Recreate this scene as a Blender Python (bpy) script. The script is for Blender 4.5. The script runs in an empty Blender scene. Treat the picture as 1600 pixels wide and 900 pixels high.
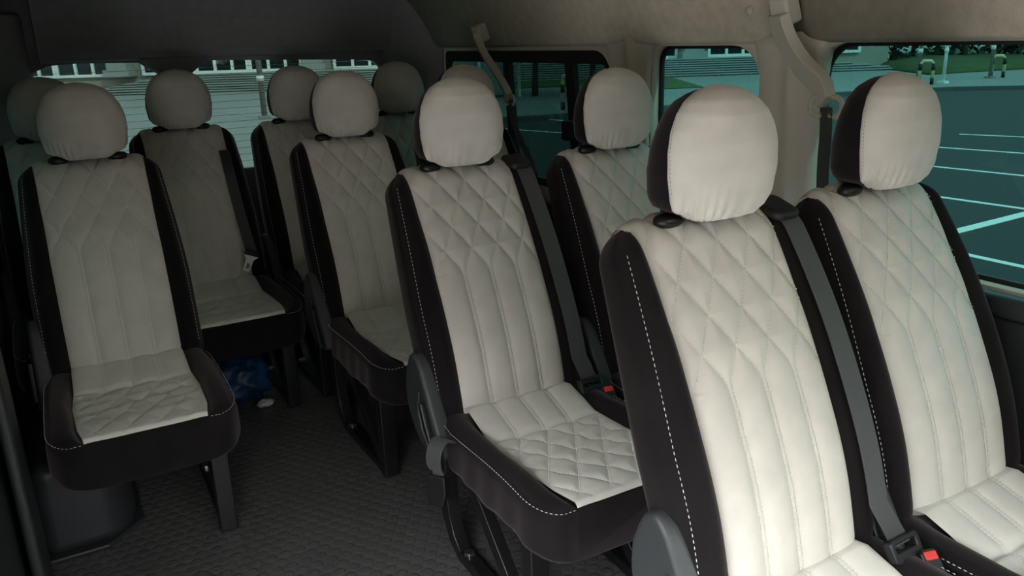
import bpy, bmesh, math, random
import numpy as np
from mathutils import Vector, Matrix, noise

random.seed(7); np.random.seed(7)
scene = bpy.context.scene
COL = scene.collection
PI = math.pi

# ------------------------------------------------------------------ camera
CAM = np.array([-1.00658, -1.71245, 1.35300])
YAW, PITCH, ROLL, FPX = 0.521365, 0.298777, -0.031384, 1270.92
def cam_axes():
    fw = np.array([math.sin(YAW)*math.cos(PITCH), math.cos(YAW)*math.cos(PITCH), -math.sin(PITCH)])
    r = np.array([math.cos(YAW), -math.sin(YAW), 0.0]); u = np.cross(r, fw)
    c, s = math.cos(ROLL), math.sin(ROLL)
    return c*r+s*u, -s*r+c*u, fw
AX = cam_axes()
cam_d = bpy.data.cameras.new('camera'); cam = bpy.data.objects.new('camera', cam_d); COL.objects.link(cam)
m = Matrix.Identity(4)
for i in range(3):
    m[i][0] = AX[0][i]; m[i][1] = AX[1][i]; m[i][2] = -AX[2][i]; m[i][3] = CAM[i]
cam.matrix_world = m
cam_d.sensor_width = 36; cam_d.lens = FPX*36/1600; cam_d.clip_start = 0.02; cam_d.clip_end = 500
scene.camera = cam
def at(u, v, ax, V):
    """survey helper: where the sight line of a photo point meets the plane coordinate[ax] = V"""
    r = AX[0]*(u-800)/FPX - AX[1]*(v-450)/FPX + AX[2]
    t = (V-CAM[ax])/r[ax]
    return CAM + t*r
GZ = -0.75
def gr(u, v, Z=GZ): return at(u, v, 2, Z)

# ------------------------------------------------------------------ materials
def mat(name, col, rough=0.6, metal=0.0, sheen=0.0, sheen_tint=None, coat=0.0, spec=0.5, noise_amt=0.0, noise_scale=8.0,
        bump=0.0, bump_scale=300.0, col2=None, wave=None):
    m = bpy.data.materials.new(name); m.use_nodes = True
    nt = m.node_tree; b = nt.nodes['Principled BSDF']
    b.inputs['Base Color'].default_value = (*col, 1); b.inputs['Roughness'].default_value = rough
    b.inputs['Metallic'].default_value = metal; b.inputs['Specular IOR Level'].default_value = spec
    b.inputs['Coat Weight'].default_value = coat
    if sheen:
        b.inputs['Sheen Weight'].default_value = sheen
        b.inputs['Sheen Roughness'].default_value = 0.45
        if sheen_tint: b.inputs['Sheen Tint'].default_value = (*sheen_tint, 1)
    tc = nt.nodes.new('ShaderNodeTexCoord')
    if noise_amt:
        n = nt.nodes.new('ShaderNodeTexNoise'); n.inputs['Scale'].default_value = noise_scale; n.inputs['Detail'].default_value = 4
        nt.links.new(tc.outputs['Object'], n.inputs['Vector'])
        r = nt.nodes.new('ShaderNodeValToRGB')
        c2 = col2 or tuple(max(0, c*(1-noise_amt)) for c in col)
        r.color_ramp.elements[0].position = 0.35; r.color_ramp.elements[1].position = 0.65
        r.color_ramp.elements[0].color = (*c2, 1); r.color_ramp.elements[1].color = (*col, 1)
        nt.links.new(n.outputs['Fac'], r.inputs['Fac']); nt.links.new(r.outputs['Color'], b.inputs['Base Color'])
    if bump:
        if wave:
            n2 = nt.nodes.new('ShaderNodeTexWave'); n2.bands_direction = wave; n2.inputs['Scale'].default_value = bump_scale
            n2.inputs['Distortion'].default_value = 0.5
        else:
            n2 = nt.nodes.new('ShaderNodeTexNoise'); n2.inputs['Scale'].default_value = bump_scale; n2.inputs['Detail'].default_value = 3
        nt.links.new(tc.outputs['Object'], n2.inputs['Vector'])
        bp = nt.nodes.new('ShaderNodeBump'); bp.inputs['Strength'].default_value = bump; bp.inputs['Distance'].default_value = 0.002
        nt.links.new(n2.outputs['Fac'], bp.inputs['Height']); nt.links.new(bp.outputs['Normal'], b.inputs['Normal'])
    return m

M = {}
M['cream'] = mat('cream_velvet', (0.62, 0.595, 0.54), 0.85, sheen=0.25, noise_amt=0.10, noise_scale=14, bump=0.12, bump_scale=420, spec=0.2)
M['black'] = mat('black_velvet', (0.010, 0.0085, 0.009), 0.9, sheen=0.20, sheen_tint=(0.75, 0.62, 0.65), noise_amt=0.3, noise_scale=16, bump=0.12, bump_scale=420, spec=0.15)
M['thread'] = mat('white_thread', (0.85, 0.83, 0.78), 0.6)
M['thread_dark'] = mat('grey_thread', (0.16, 0.15, 0.14), 0.7)
M['plastic'] = mat('black_plastic', (0.010, 0.010, 0.011), 0.36, spec=0.4)
M['recliner'] = mat('charcoal_grained_plastic', (0.034, 0.038, 0.040), 0.5, bump=0.15, bump_scale=700)
M['steel'] = mat('black_painted_steel', (0.008, 0.008, 0.009), 0.3, spec=0.5)
M['chrome'] = mat('zinc_metal', (0.62, 0.62, 0.60), 0.3, metal=1.0)
M['tongue'] = mat('glint_painted_metal', (0.85, 0.90, 0.90), 0.35, coat=0.6)  # near-white diffuse colour stands in for the glint on the metal
M['webbing'] = mat('charcoal_webbing', (0.055, 0.057, 0.058), 0.7, bump=0.25, bump_scale=900, sheen=0.1)
M['red'] = mat('red_plastic', (0.6, 0.03, 0.025), 0.35)
M['trim'] = mat('greige_plastic_trim', (0.56, 0.52, 0.44), 0.55, bump=0.12, bump_scale=800)
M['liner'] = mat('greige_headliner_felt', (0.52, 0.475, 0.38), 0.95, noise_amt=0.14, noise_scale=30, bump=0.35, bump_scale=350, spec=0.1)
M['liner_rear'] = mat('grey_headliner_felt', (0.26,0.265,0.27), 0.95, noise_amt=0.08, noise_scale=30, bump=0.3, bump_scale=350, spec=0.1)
M['panel'] = mat('dark_door_card', (0.022, 0.024, 0.027), 0.45, bump=0.15, bump_scale=400)
M['rubber'] = mat('black_rubber', (0.006, 0.006, 0.006), 0.6)
M['body'] = mat('white_body_paint', (0.6, 0.6, 0.58), 0.3, coat=0.5)
M['bluebag'] = mat('blue_plastic_film', (0.01, 0.05, 0.14), 0.35, noise_amt=0.3, noise_scale=20)
M['paper'] = mat('white_paper', (0.5, 0.5, 0.48), 0.7)
M['asphalt'] = mat('asphalt', (0.026, 0.030, 0.030), 0.9, noise_amt=0.15, noise_scale=0.6)
M['concrete'] = mat('pale_concrete', (0.22, 0.215, 0.20), 0.9, noise_amt=0.10, noise_scale=0.4)
M['paving'] = mat('grey_paving', (0.21, 0.215, 0.205), 0.9, noise_amt=0.12, noise_scale=0.4)
M['paint'] = mat('white_road_paint', (0.75, 0.76, 0.74), 0.7)
M['stone'] = mat('pale_step_stone', (0.27, 0.28, 0.265), 0.8, noise_amt=0.15, noise_scale=0.5)
M['stone_dark'] = mat('grey_riser_stone', (0.07, 0.078, 0.078), 0.8)
M['grass'] = mat('lawn_grass', (0.055, 0.085, 0.022), 0.95, noise_amt=0.3, noise_scale=1.5)
M['leaf'] = mat('dark_leaves', (0.018, 0.035, 0.014), 0.8, noise_amt=0.4, noise_scale=3)
M['bark'] = mat('grey_bark', (0.08, 0.065, 0.05), 0.9, noise_amt=0.3, noise_scale=6)
M['facade'] = mat('facade_panel', (0.30, 0.27, 0.23), 0.8, noise_amt=0.1, noise_scale=1)
M['brick'] = mat('blocker_brick', (0.05, 0.035, 0.03), 0.9, noise_amt=0.3, noise_scale=3)
M['whiteframe'] = mat('white_frame', (0.70, 0.72, 0.70), 0.5)
M['darkglass'] = mat('dark_window_glass', (0.01, 0.016, 0.02), 0.08)
M['pole'] = mat('grey_pole_metal', (0.22, 0.19, 0.16), 0.5)
M['yellow'] = mat('pale_yellow_paint', (0.6, 0.52, 0.3), 0.6)

def floor_mat():
    m = bpy.data.materials.new('dark_coin_vinyl'); m.use_nodes = True; nt = m.node_tree; b = nt.nodes['Principled BSDF']
    N = lambda t: nt.nodes.new(t); L = nt.links.new
    def math_(op, a, b_=None, c=None):
        n = N('ShaderNodeMath'); n.operation = op
        for i, x in enumerate((a, b_, c)):
            if x is None: continue
            if isinstance(x, (int, float)): n.inputs[i].default_value = x
            else: L(x, n.inputs[i])
        return n.outputs[0]
    tc = N('ShaderNodeTexCoord'); sp = N('ShaderNodeSeparateXYZ'); L(tc.outputs['Object'], sp.inputs[0])
    P = 0.040
    ry = math_('DIVIDE', sp.outputs['Y'], P*0.8)
    iy = math_('FLOOR', ry)
    fy = math_('SUBTRACT', math_('FRACT', ry), 0.5)
    odd = math_('MODULO', math_('ABSOLUTE', iy), 2.0)
    rx = math_('ADD', math_('DIVIDE', sp.outputs['X'], P), math_('MULTIPLY', odd, 0.5))
    fx = math_('SUBTRACT', math_('FRACT', rx), 0.5)
    d = math_('SQRT', math_('ADD', math_('MULTIPLY', fx, fx), math_('MULTIPLY', math_('MULTIPLY', fy, fy), 0.64)))
    mr = N('ShaderNodeMapRange'); mr.interpolation_type = 'SMOOTHSTEP'
    mr.inputs[1].default_value = 0.30; mr.inputs[2].default_value = 0.40; mr.inputs[3].default_value = 1; mr.inputs[4].default_value = 0
    L(d, mr.inputs[0])
    bp = N('ShaderNodeBump'); bp.inputs['Strength'].default_value = 0.8; bp.inputs['Distance'].default_value = 0.002
    L(mr.outputs[0], bp.inputs['Height']); L(bp.outputs['Normal'], b.inputs['Normal'])
    n = N('ShaderNodeTexNoise'); n.inputs['Scale'].default_value = 5; L(tc.outputs['Object'], n.inputs['Vector'])
    r = N('ShaderNodeValToRGB'); r.color_ramp.elements[0].color = (0.062, 0.063, 0.061, 1); r.color_ramp.elements[1].color = (0.088, 0.088, 0.084, 1)
    L(n.outputs['Fac'], r.inputs['Fac']); L(r.outputs['Color'], b.inputs['Base Color'])
    b.inputs['Roughness'].default_value = 0.38
    return m
M['floor'] = floor_mat()

def glass_mat(name, tint, refl=0.04):
    m = bpy.data.materials.new(name); m.use_nodes = True; nt = m.node_tree
    nt.nodes.remove(nt.nodes['Principled BSDF']); out = nt.nodes['Material Output']
    t = nt.nodes.new('ShaderNodeBsdfTransparent'); t.inputs[0].default_value = (*tint, 1)
    g = nt.nodes.new('ShaderNodeBsdfGlossy'); g.inputs['Roughness'].default_value = 0.02
    mx = nt.nodes.new('ShaderNodeMixShader'); mx.inputs[0].default_value = refl
    nt.links.new(t.outputs[0], mx.inputs[1]); nt.links.new(g.outputs[0], mx.inputs[2]); nt.links.new(mx.outputs[0], out.inputs[0])
    return m
M['tint'] = glass_mat('teal_tinted_glass', (0.0150, 0.044, 0.041))
M['tint_rear'] = glass_mat('green_tinted_rear_glass', (0.029, 0.046, 0.042))
M['tint_quarter'] = glass_mat('dark_teal_tinted_glass', (0.003, 0.009, 0.008))
M['clear'] = glass_mat('clear_glass', (0.85, 0.9, 0.88)); M['screen'] = glass_mat('dimmed_windscreen_glass', (0.36, 0.385, 0.37))  # windscreen tint deepened to cut the light coming in from ahead

# ------------------------------------------------------------------ helpers
def put(name, me, mats, parent=None, loc=(0, 0, 0), smooth=True):
    if not isinstance(mats, (list, tuple)): mats = [mats]
    for q in mats: me.materials.append(q)
    if smooth:
        me.polygons.foreach_set('use_smooth', [True]*len(me.polygons))
    o = bpy.data.objects.new(name, me); COL.objects.link(o); o.location = loc
    if parent: o.parent = parent
    return o
def mesh(verts, faces):
    me = bpy.data.meshes.new('m'); me.from_pydata([tuple(map(float, v)) for v in verts], [], faces); me.validate(); me.update(); return me
def tag(o, label=None, cat=None, group=None, kind=None):
    if label: o['label'] = label
    if cat: o['category'] = cat
    if group: o['group'] = group
    if kind: o['kind'] = kind
    return o
def empty(name, loc=(0, 0, 0), label=None, cat=None, group=None):
    o = bpy.data.objects.new(name, None); COL.objects.link(o); o.location = loc; o.empty_display_size = 0.1
    return tag(o, label, cat, group)
def grid(P, closed_u=False, closed_v=False, flip=False):
    """P[i][j] points -> verts, faces"""
    P = np.asarray(P); n, k = P.shape[:2]
    V = P.reshape(-1, 3); F = []
    for i in range(n-(0 if closed_v else 1)):
        for j in range(k-(0 if closed_u else 1)):
            a = i*k+j; b = i*k+(j+1) % k; c = ((i+1) % n)*k+(j+1) % k; d = ((i+1) % n)*k+j
            F.append((a, d, c, b) if flip else (a, b, c, d))
    return V, F
def recalc(me):
    bm = bmesh.new(); bm.from_mesh(me); bmesh.ops.recalc_face_normals(bm, faces=bm.faces); bm.to_mesh(me); bm.free(); return me
def weld(me, d=1e-5):
    bm = bmesh.new(); bm.from_mesh(me); bmesh.ops.remove_doubles(bm, verts=bm.verts, dist=d)
    bmesh.ops.recalc_face_normals(bm, faces=bm.faces); bm.to_mesh(me); bm.free(); return me
def bev(o, w, seg=3, ang=35):
    b = o.modifiers.new('bevel', 'BEVEL'); b.width = w; b.segments = seg; b.limit_method = 'ANGLE'; b.angle_limit = math.radians(ang)
    me = o.data
    me.polygons.foreach_set('use_smooth', [True]*len(me.polygons))
    w2 = o.modifiers.new('wn', 'WEIGHTED_NORMAL'); w2.keep_sharp = False
    return o
def prism(name, out, a0, a1, axis, mt, parent=None, bevel=0.0, loc=(0, 0, 0), seg=3):
    """outline in the two other axes, extruded along axis from a0 to a1"""
    n = len(out); V = []
    for a in (a0, a1):
        for p, q in out:
            v = [0, 0, 0]; ks = [k for k in (0, 1, 2) if k != axis]; v[axis] = a; v[ks[0]] = p; v[ks[1]] = q; V.append(v)
    F = [tuple(range(n)), tuple(range(2*n-1, n-1, -1))]+[(i, (i+1) % n, n+(i+1) % n, n+i) for i in range(n)]
    o = put(name, recalc(mesh(V, F)), mt, parent, loc, smooth=False)
    if bevel: bev(o, bevel, seg)
    return o
def box(name, c, s, mt, parent=None, bevel=0.0, loc=(0, 0, 0)):
    x, y, z = c; a, b, d = s[0]/2, s[1]/2, s[2]/2
    return prism(name, [(x-a, y-b), (x+a, y-b), (x+a, y+b), (x-a, y+b)], z-d, z+d, 2, mt, parent, bevel, loc)
def bar2d(path, w):
    """constant width outline around a 2d polyline"""
    p = [Vector(q) for q in path]; L = []; R = []
    for i, q in enumerate(p):
        t = Vector((0, 0))
        if i > 0: t += (q-p[i-1]).normalized()
        if i < len(p)-1: t += (p[i+1]-q).normalized()
        t.normalize(); nn = Vector((-t.y, t.x)); ww = w[i] if isinstance(w, (list, tuple)) else w
        L.append(tuple(q+nn*ww/2)); R.append(tuple(q-nn*ww/2))
    return L+R[::-1]
def smooth_path(pts, n=8):
    """catmull-rom"""
    P = [np.array(p, float) for p in pts]; P = [2*P[0]-P[1]]+P+[2*P[-1]-P[-2]]; out = []
    for i in range(1, len(P)-2):
        for k in range(n):
            t = k/n; a, b, c, d = P[i-1:i+3]
            out.append(0.5*((2*b)+(-a+c)*t+(2*a-5*b+4*c-d)*t*t+(-a+3*b-3*c+d)*t**3))
    out.append(P[-2]); return out
def ribbon(path, widths, wdir, thick, tdir=None):
    """flat bar swept along a 3d path; wdir = width direction"""
    path = [np.array(p, float) for p in path]; n = len(path); R = []
    for i in range(n):
        t = path[min(i+1, n-1)]-path[max(i-1, 0)]; t /= np.linalg.norm(t)
        w = np.array(wdir[i] if isinstance(wdir, list) else wdir, float); w -= t*(w@t); w /= np.linalg.norm(w); nn = np.cross(t, w)
        hw = (widths[i] if isinstance(widths, (list, tuple, np.ndarray)) else widths)/2; ht = thick/2
        ring = []
        for sx, sz in ((-1, -1), (-.9, -1), (0, -1), (.9, -1), (1, -1), (1, 1), (.9, 1), (0, 1), (-.9, 1), (-1, 1)):
            ring.append(path[i]+w*hw*sx+nn*ht*sz)
        R.append(ring)
    V, F = grid(R, closed_u=True); k = 10
    F = list(F)+[tuple(range(k)), tuple(range(len(V)-1, len(V)-1-k, -1))]
    return recalc(mesh(V, F))
def tube(path, r, seg=10):
    path = [np.array(p, float) for p in path]; n = len(path); R = []
    up = np.array([0.13, 0.37, 0.92])
    for i in range(n):
        t = path[min(i+1, n-1)]-path[max(i-1, 0)]; t /= np.linalg.norm(t)
        a = np.cross(t, up); a /= np.linalg.norm(a); b = np.cross(t, a); rr = r[i] if isinstance(r, (list, tuple)) else r
        R.append([path[i]+rr*(a*math.cos(q)+b*math.sin(q)) for q in np.linspace(0, 2*PI, seg, endpoint=False)])
    V, F = grid(R, closed_u=True); F = list(F)+[tuple(range(seg)), tuple(range(len(V)-1, len(V)-1-seg, -1))]
    return recalc(mesh(V, F))
def ellipsoid(c, s, nu=20, nv=12, power=1.0):
    R = []
    for i in range(nv+1):
        ph = -PI/2+PI*i/nv
        R.append([[c[0]+s[0]*math.cos(ph)**power*math.cos(q), c[1]+s[1]*math.cos(ph)**power*math.sin(q), c[2]+s[2]*math.sin(ph)] for q in np.linspace(0, 2*PI, nu, endpoint=False)] if 0 < i < nv else [[c[0], c[1], c[2]+s[2]*math.sin(ph)]]*nu)
    V, F = grid(R, closed_u=True); return weld(mesh(V, F))
def rrect(x0, x1, y0, y1, r, n=6):
    out = []
    rs = r if isinstance(r, (list, tuple)) else [r]*4
    for (cx, cy, a0, rr) in ((x1-rs[0], y1-rs[0], 0, rs[0]), (x0+rs[1], y1-rs[1], 90, rs[1]), (x0+rs[2], y0+rs[2], 180, rs[2]), (x1-rs[3], y0+rs[3], 270, rs[3])):
        for k in range(n+1):
            a = math.radians(a0+90*k/n); out.append((cx+rr*math.cos(a), cy+rr*math.sin(a)))
    return out
def plate(name, outer, holes, thick, axis, pos, mt, parent=None, bevel=0.0):
    """flat plate with holes, in the plane perpendicular to axis at pos (its middle)"""
    cu = bpy.data.curves.new('c', 'CURVE'); cu.dimensions = '2D'; cu.fill_mode = 'BOTH'; cu.extrude = thick/2
    cu.bevel_depth = bevel; cu.bevel_resolution = 2 if bevel else 0
    if bevel: cu.offset = -bevel
    for ring in [outer]+list(holes):
        sp = cu.splines.new('POLY'); sp.points.add(len(ring)-1)
        for i, (a, b) in enumerate(ring): sp.points[i].co = (a, b, 0, 1)
        sp.use_cyclic_u = True
    t = bpy.data.objects.new('c', cu); COL.objects.link(t)
    dg = bpy.context.evaluated_depsgraph_get(); dg.update()
    me = bpy.data.meshes.new_from_object(t.evaluated_get(dg)); bpy.data.objects.remove(t)
    for v in me.vertices:
        a, b, c = v.co
        v.co = (pos+c, a, b) if axis == 0 else (a, pos+c, b) if axis == 1 else (a, b, pos+c)
    me.materials.clear(); weld(me, 1e-6)
    return put(name, me, mt, parent, smooth=False)

# ------------------------------------------------------------------ seat design (local: faces -y, origin on the floor below the crease)
CREASE = np.array([0.0, 0.0, 0.443])
E_UP = np.array([0, 0.4088, 0.9126]); E_FR = np.array([0, -0.9126, 0.4088])
LB = 0.655            # backrest length above the crease
PW = 0.157            # half width of the light insert
W0 = 0.228
def Wv(v):
    w = W0 - 0.026*max(0, min(1, (v-0.25)/0.38))**1.3
    return w
NEXP = 3.6
D0 = 0.058; DC = -0.050
RT = 0.062
def back_section(v, ph):
    """half width and half depth at height v; ph = extra rounding angle at an end"""
    c = math.cos(ph); s = abs(math.sin(ph))
    rc = 0.075 if v > 0.3 else 0.035
    d0 = D0*(1-0.10*max(0, (v-0.2)/0.45))
    return Wv(v)-rc*(1-c), d0*max(c, 0.0)
def v_samples(n, nr=9, v0=-0.045, v1=LB):
    S = []
    for k in range(nr): a = PI/2*(1-k/nr); S.append((v0+RT*(1-math.sin(a)), a))
    for k in range(n+1): S.append((v0+RT+(v1-v0-2*RT)*k/n, 0.0))
    for k in range(1, nr+1): a = PI/2*k/nr; S.append((v1-RT+RT*math.sin(a), a))
    return S
def lum(v): return 0.006*math.exp(-((v-0.12)/0.12)**2)
def bol(x, v, w):
    q = (abs(x)-PW+0.004)/(w-PW)
    if q <= 0: return -0.006
    return -0.006+0.024*math.sin(PI*min(1, q*1.05))**0.8 if q < 0.95 else -0.006
def to3(x, v, d):                                                # relative to the crease
    k = max(0.0, min(1.0, (d+0.108)/0.118))
    return np.array([x, 0, 0])+E_UP*v+E_FR*(d+0.034*k*math.sin(PI*max(0.0, min(1.0, v/LB))))
def front_depth(x, v, w, d):
    base = (max(0.0, 1-abs(x/w)**NEXP))**(1/NEXP)
    return DC+d*base+(bol(x, v, w)+lum(v))*min(1, d/D0)
def backrest_mesh():
    R = []
    angs = np.linspace(0, 2*PI, 96, endpoint=False)
    for v, ph in v_samples(44):
        w, d = back_section(v, ph); d = max(d, 0.0005); ring = []
        for a in angs:
            ca, sa = math.cos(a), math.sin(a)
            # parametrise by x so that the front keeps its resolution
            x = w*math.copysign(abs(ca)**(2/NEXP), ca); dd = d*math.copysign(abs(sa)**(2/NEXP), sa)
            dep = DC+dd
            if sa > 0: dep += (bol(x, v, w)+lum(v))*min(1, d/D0)*min(1, sa*3)
            ring.append(to3(x, v, dep))
        R.append(ring)
    V, F = grid(R, closed_u=True); k = len(angs)
    F = list(F)+[tuple(range(k)), tuple(range(len(V)-1, len(V)-1-k, -1))]
    return recalc(mesh(V, F))
# quilting: lines in (x, v); k-th pair sits at x = k*SP below the kink
SP = 0.0775
def make_lines(v_kink, slope, pairs=(-1, 0, 1), gap=0.0045, soft=0.03):
    L = []
    for k in range(-6, 7):
        for sg in (-1, 1):
            L.append((k*SP, sg, k in pairs))
    def xk(line, v):
        s0, sg, pr = line
        h = np.maximum(v-v_kink, 0); g = np.where(h < soft, h*h/(2*soft), h-soft/2)*slope
        return s0+sg*(gap+g)
    return L, xk
def groove(X, Vv, lines, xk, v_kink, slope, H=0.0080, fall=0.011, vlo=-1, pw=None):
    D = np.full(X.shape, 1.0)
    for ln in lines:
        x = xk(ln, Vv)
        al = np.where(Vv > v_kink, 1/math.sqrt(1+slope**2), 1.0)
        d = np.abs(X-x)*al
        if not ln[2]: d = np.where(Vv < v_kink+0.01, 1.0, d)
        d = np.where(Vv < vlo, 1.0, d)
        D = np.minimum(D, d)
    return H*(1-np.exp(-(D/fall)**1.3))
VK, SL = 0.335, 0.61
B_LINES, b_xk = make_lines(VK, SL)
def pw_back(v): return PW+0.004*max(0, (v-0.5)/0.15)
def ins_samples():
    S = []
    v0, v1 = -0.045, LB
    for k in range(14): a = PI/2*(1-k/14)*0.95; S.append((v0+RT*(1-math.sin(a)), a, -1))
    n = 200
    for k in range(n+1): S.append((v0+RT+(v1-v0-2*RT)*k/n, 0.0, 0))
    for k in range(1, 25): a = (PI/2+0.55)*k/24; S.append((v1-RT+RT*math.sin(min(a, PI/2)) if a < PI/2 else v1-RT*(1-math.sin(a)), a, 1))
    return S
def insert_surface(x, v, ph, sgn, h):
    """point on the light insert; h = offset above the base shell"""
    w, d = back_section(v, min(ph, PI/2))
    c = math.cos(ph); d0 = D0*(1-0.10*max(0, (v-0.2)/0.45))
    base = DC+d0*c+(lum(v)-0.006)*max(0, c)
    base_pt = to3(x, v, base)
    return base_pt+(E_FR*c+E_UP*math.sin(ph)*sgn)*h
def insert_mesh():
    S = ins_samples(); nx = 131; rows = []
    us = np.linspace(-1, 1, nx)
    arc = []
    for (v, ph, sg) in S:   # quilting runs on along the curved ends
        if sg == 0: arc.append(v)
        elif sg > 0: arc.append(LB-RT+RT*ph)
        else: arc.append(-0.045+RT-RT*ph)
    for (v, ph, sg), a in zip(S, arc):
        pw = pw_back(min(v, LB)); corner = 1.0
        if sg < 0: pw = pw-0.03*(1-math.cos(ph))
        X = us*pw; h = groove(X, np.full(X.shape, a), B_LINES, b_xk, VK, SL)
        edge = 1-np.abs(us)**10
        H = 0.002+(0.010+h-0.0055*np.abs(us)**2)*edge-0.004*(1-edge)
        rows.append([insert_surface(x, v, ph, sg, q) for x, q in zip(X, H)])
    V, F = grid(rows); me = mesh(V, F); recalc(me)
    return me
def dash_mesh(curves, dash=0.0048, gap=0.0028, r=0.0009):
    """curves: list of (points, normals) -> one mesh of stitches"""
    V = []; F = []
    for pts, nrm in curves:
        pts = np.array(pts); seg = np.linalg.norm(np.diff(pts, axis=0), axis=1); cum = np.concatenate([[0], np.cumsum(seg)])
        s = 0.0
        nrm = np.array(nrm)
        while s+dash < cum[-1]:
            A = np.array([np.interp(s, cum, pts[:, k]) for k in range(3)]); B = np.array([np.interp(s+dash, cum, pts[:, k]) for k in range(3)])
            N = np.array([np.interp(s, cum, nrm[:, k]) for k in range(3)]); N /= np.linalg.norm(N)
            t = (B-A)/max(1e-9, np.linalg.norm(B-A)); w = np.cross(t, N); b = len(V)
            mid = (A+B)/2
            for P, rr, lift in ((A, 0.35, 0), (mid, 1.0, 0.0007), (B, 0.35, 0)):
                for cx, cy in ((-1, 0), (0, 1), (1, 0), (0, -1)):
                    V.append(P+w*r*rr*cx+N*(r*rr*cy+lift))
            for q in (0, 4):
                for j in range(4): F.append((b+q+j, b+q+(j+1) % 4, b+q+4+(j+1) % 4, b+q+4+j))
            F.append((b, b+3, b+2, b+1)); F.append((b+8, b+9, b+10, b+11))
            s += dash+gap
    return mesh(V, F)
def back_stitches():
    cs = []
    for ln in B_LINES:
        run = []; nr = []
        v0 = 0.0 if ln[2] else VK+0.012
        for v in np.arange(v0, LB-RT+RT*1.2, 0.004):
            x = float(b_xk(ln, np.array(v)))
            ph = 0.0; vv = v; sg = 0
            if v > LB-RT: ph = (v-(LB-RT))/RT; vv = LB-RT+RT*math.sin(ph); sg = 1
            pw = pw_back(vv)
            if abs(x) > pw-0.004:
                if len(run) > 2: cs.append((run, nr))
                run, nr = [], []; continue
            u = x/pw; h = 0.002+(0.010-0.0055*u*u)*(1-abs(u)**10)+0.0006
            run.append(insert_surface(x, vv, ph, sg, h)); nr.append(E_FR*math.cos(ph)+E_UP*math.sin(ph))
        if len(run) > 2: cs.append((run, nr))
    return dash_mesh(cs)
def bolster_stitches(side):
    cs = []
    for sd in (side,):
        pts = []; nr = []
        for v in np.arange(0.02, LB-0.035, 0.01):
            ph = 0.0
            if v > LB-RT: ph = math.asin(min(1, (v-(LB-RT))/RT))
            w, d = back_section(v, ph); x = w*0.93
            pts.append(to3(sd*x, v, front_depth(x, v, w, d)+0.001)); nr.append(E_FR*0.7+np.array([sd*0.7, 0, 0]))
        cs.append((pts, nr))
    return dash_mesh(cs, 0.0065, 0.004, 0.0008)

# cushion -------------------------------------------------------------
CF = -0.512      # front edge y
def cush_top(y):
    return 0.437+0.008*math.exp(-((y+0.30)/0.15)**2)-0.010*max(0, (-y-0.36)/0.15)**2
def cush_panel_z(y):
    return float(np.interp(y, [-0.53, -0.506, -0.40, -0.25, -0.14, -0.08, -0.03, 0.02], [0.418, 0.424, 0.418, 0.404, 0.404, 0.425, 0.440, 0.432]))
def cush_w(y):
    w = W0+0.006
    if y < CF+0.09: q = (CF+0.09-y)/0.09; w -= 0.060*(1-math.sqrt(max(0, 1-q*q)))
    if y > -0.08: w -= 0.02*(y+0.08)/0.14
    return w
def cushion_mesh():
    R = []; ys = [0.06, 0.055, 0.04]+list(np.linspace(0.03, CF+0.09, 34))+[CF+0.09-0.09*math.sin(a) for a in np.linspace(0, PI/2, 12)[1:]]
    angs = np.linspace(0, 2*PI, 88, endpoint=False)
    for y in ys:
        w = cush_w(y); zt = cush_top(y); zb = 0.305+0.004*math.sin(y*31)+0.02*max(0, (y+0.15)/0.2)
        zb -= 0.012*max(0, min(1, (-y-0.40)/0.1))
        c = (zt+zb)/2; hz = (zt-zb)/2
        sh = 1.0
        if y > 0.035: sh = 1-0.3*(y-0.035)/0.025
        ring = []
        for a in angs:
            ca, sa = math.cos(a), math.sin(a); n = 6.5
            x = w*math.copysign(abs(ca)**(2/n), ca); z = c+hz*sh*math.copysign(abs(sa)**(2/n), sa)
            if sa > 0.05 and abs(x) < W0-0.012:
                pwd = cpw(y); q = (abs(x)-pwd)/(w-pwd)
                if q < 0: z = min(z, cush_panel_z(y)-0.004)
                else: z = z-(zt-cush_panel_z(y)+0.004)*max(0, 1-q*3.2)**2+0.010*math.sin(PI*min(1, q))
            # soft folds in the skirt
            if sa < 0.3 and abs(ca) > 0.2:
                x += 0.004*math.sin(y*70+z*20)*min(1, (zt-z)/0.06)*math.copysign(1, x)*0.5
            ring.append((x, y, z))
        R.append(ring)
    V, F = grid(R, closed_u=True); k = len(angs)
    V = np.array(V)
    F = list(F)+[tuple(range(k)), tuple(range(len(V)-1, len(V)-1-k, -1))]
    me = recalc(mesh(V, F)); return me
def cpw(y): return float(np.interp(y, [-0.52, -0.44, -0.25, -0.12, 0.0], [0.146, 0.158, 0.166, 0.158, 0.155]))
CK, CSL = 0.16, 0.62
C_LINES, c_xk = make_lines(CK, CSL, soft=0.02)
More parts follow.
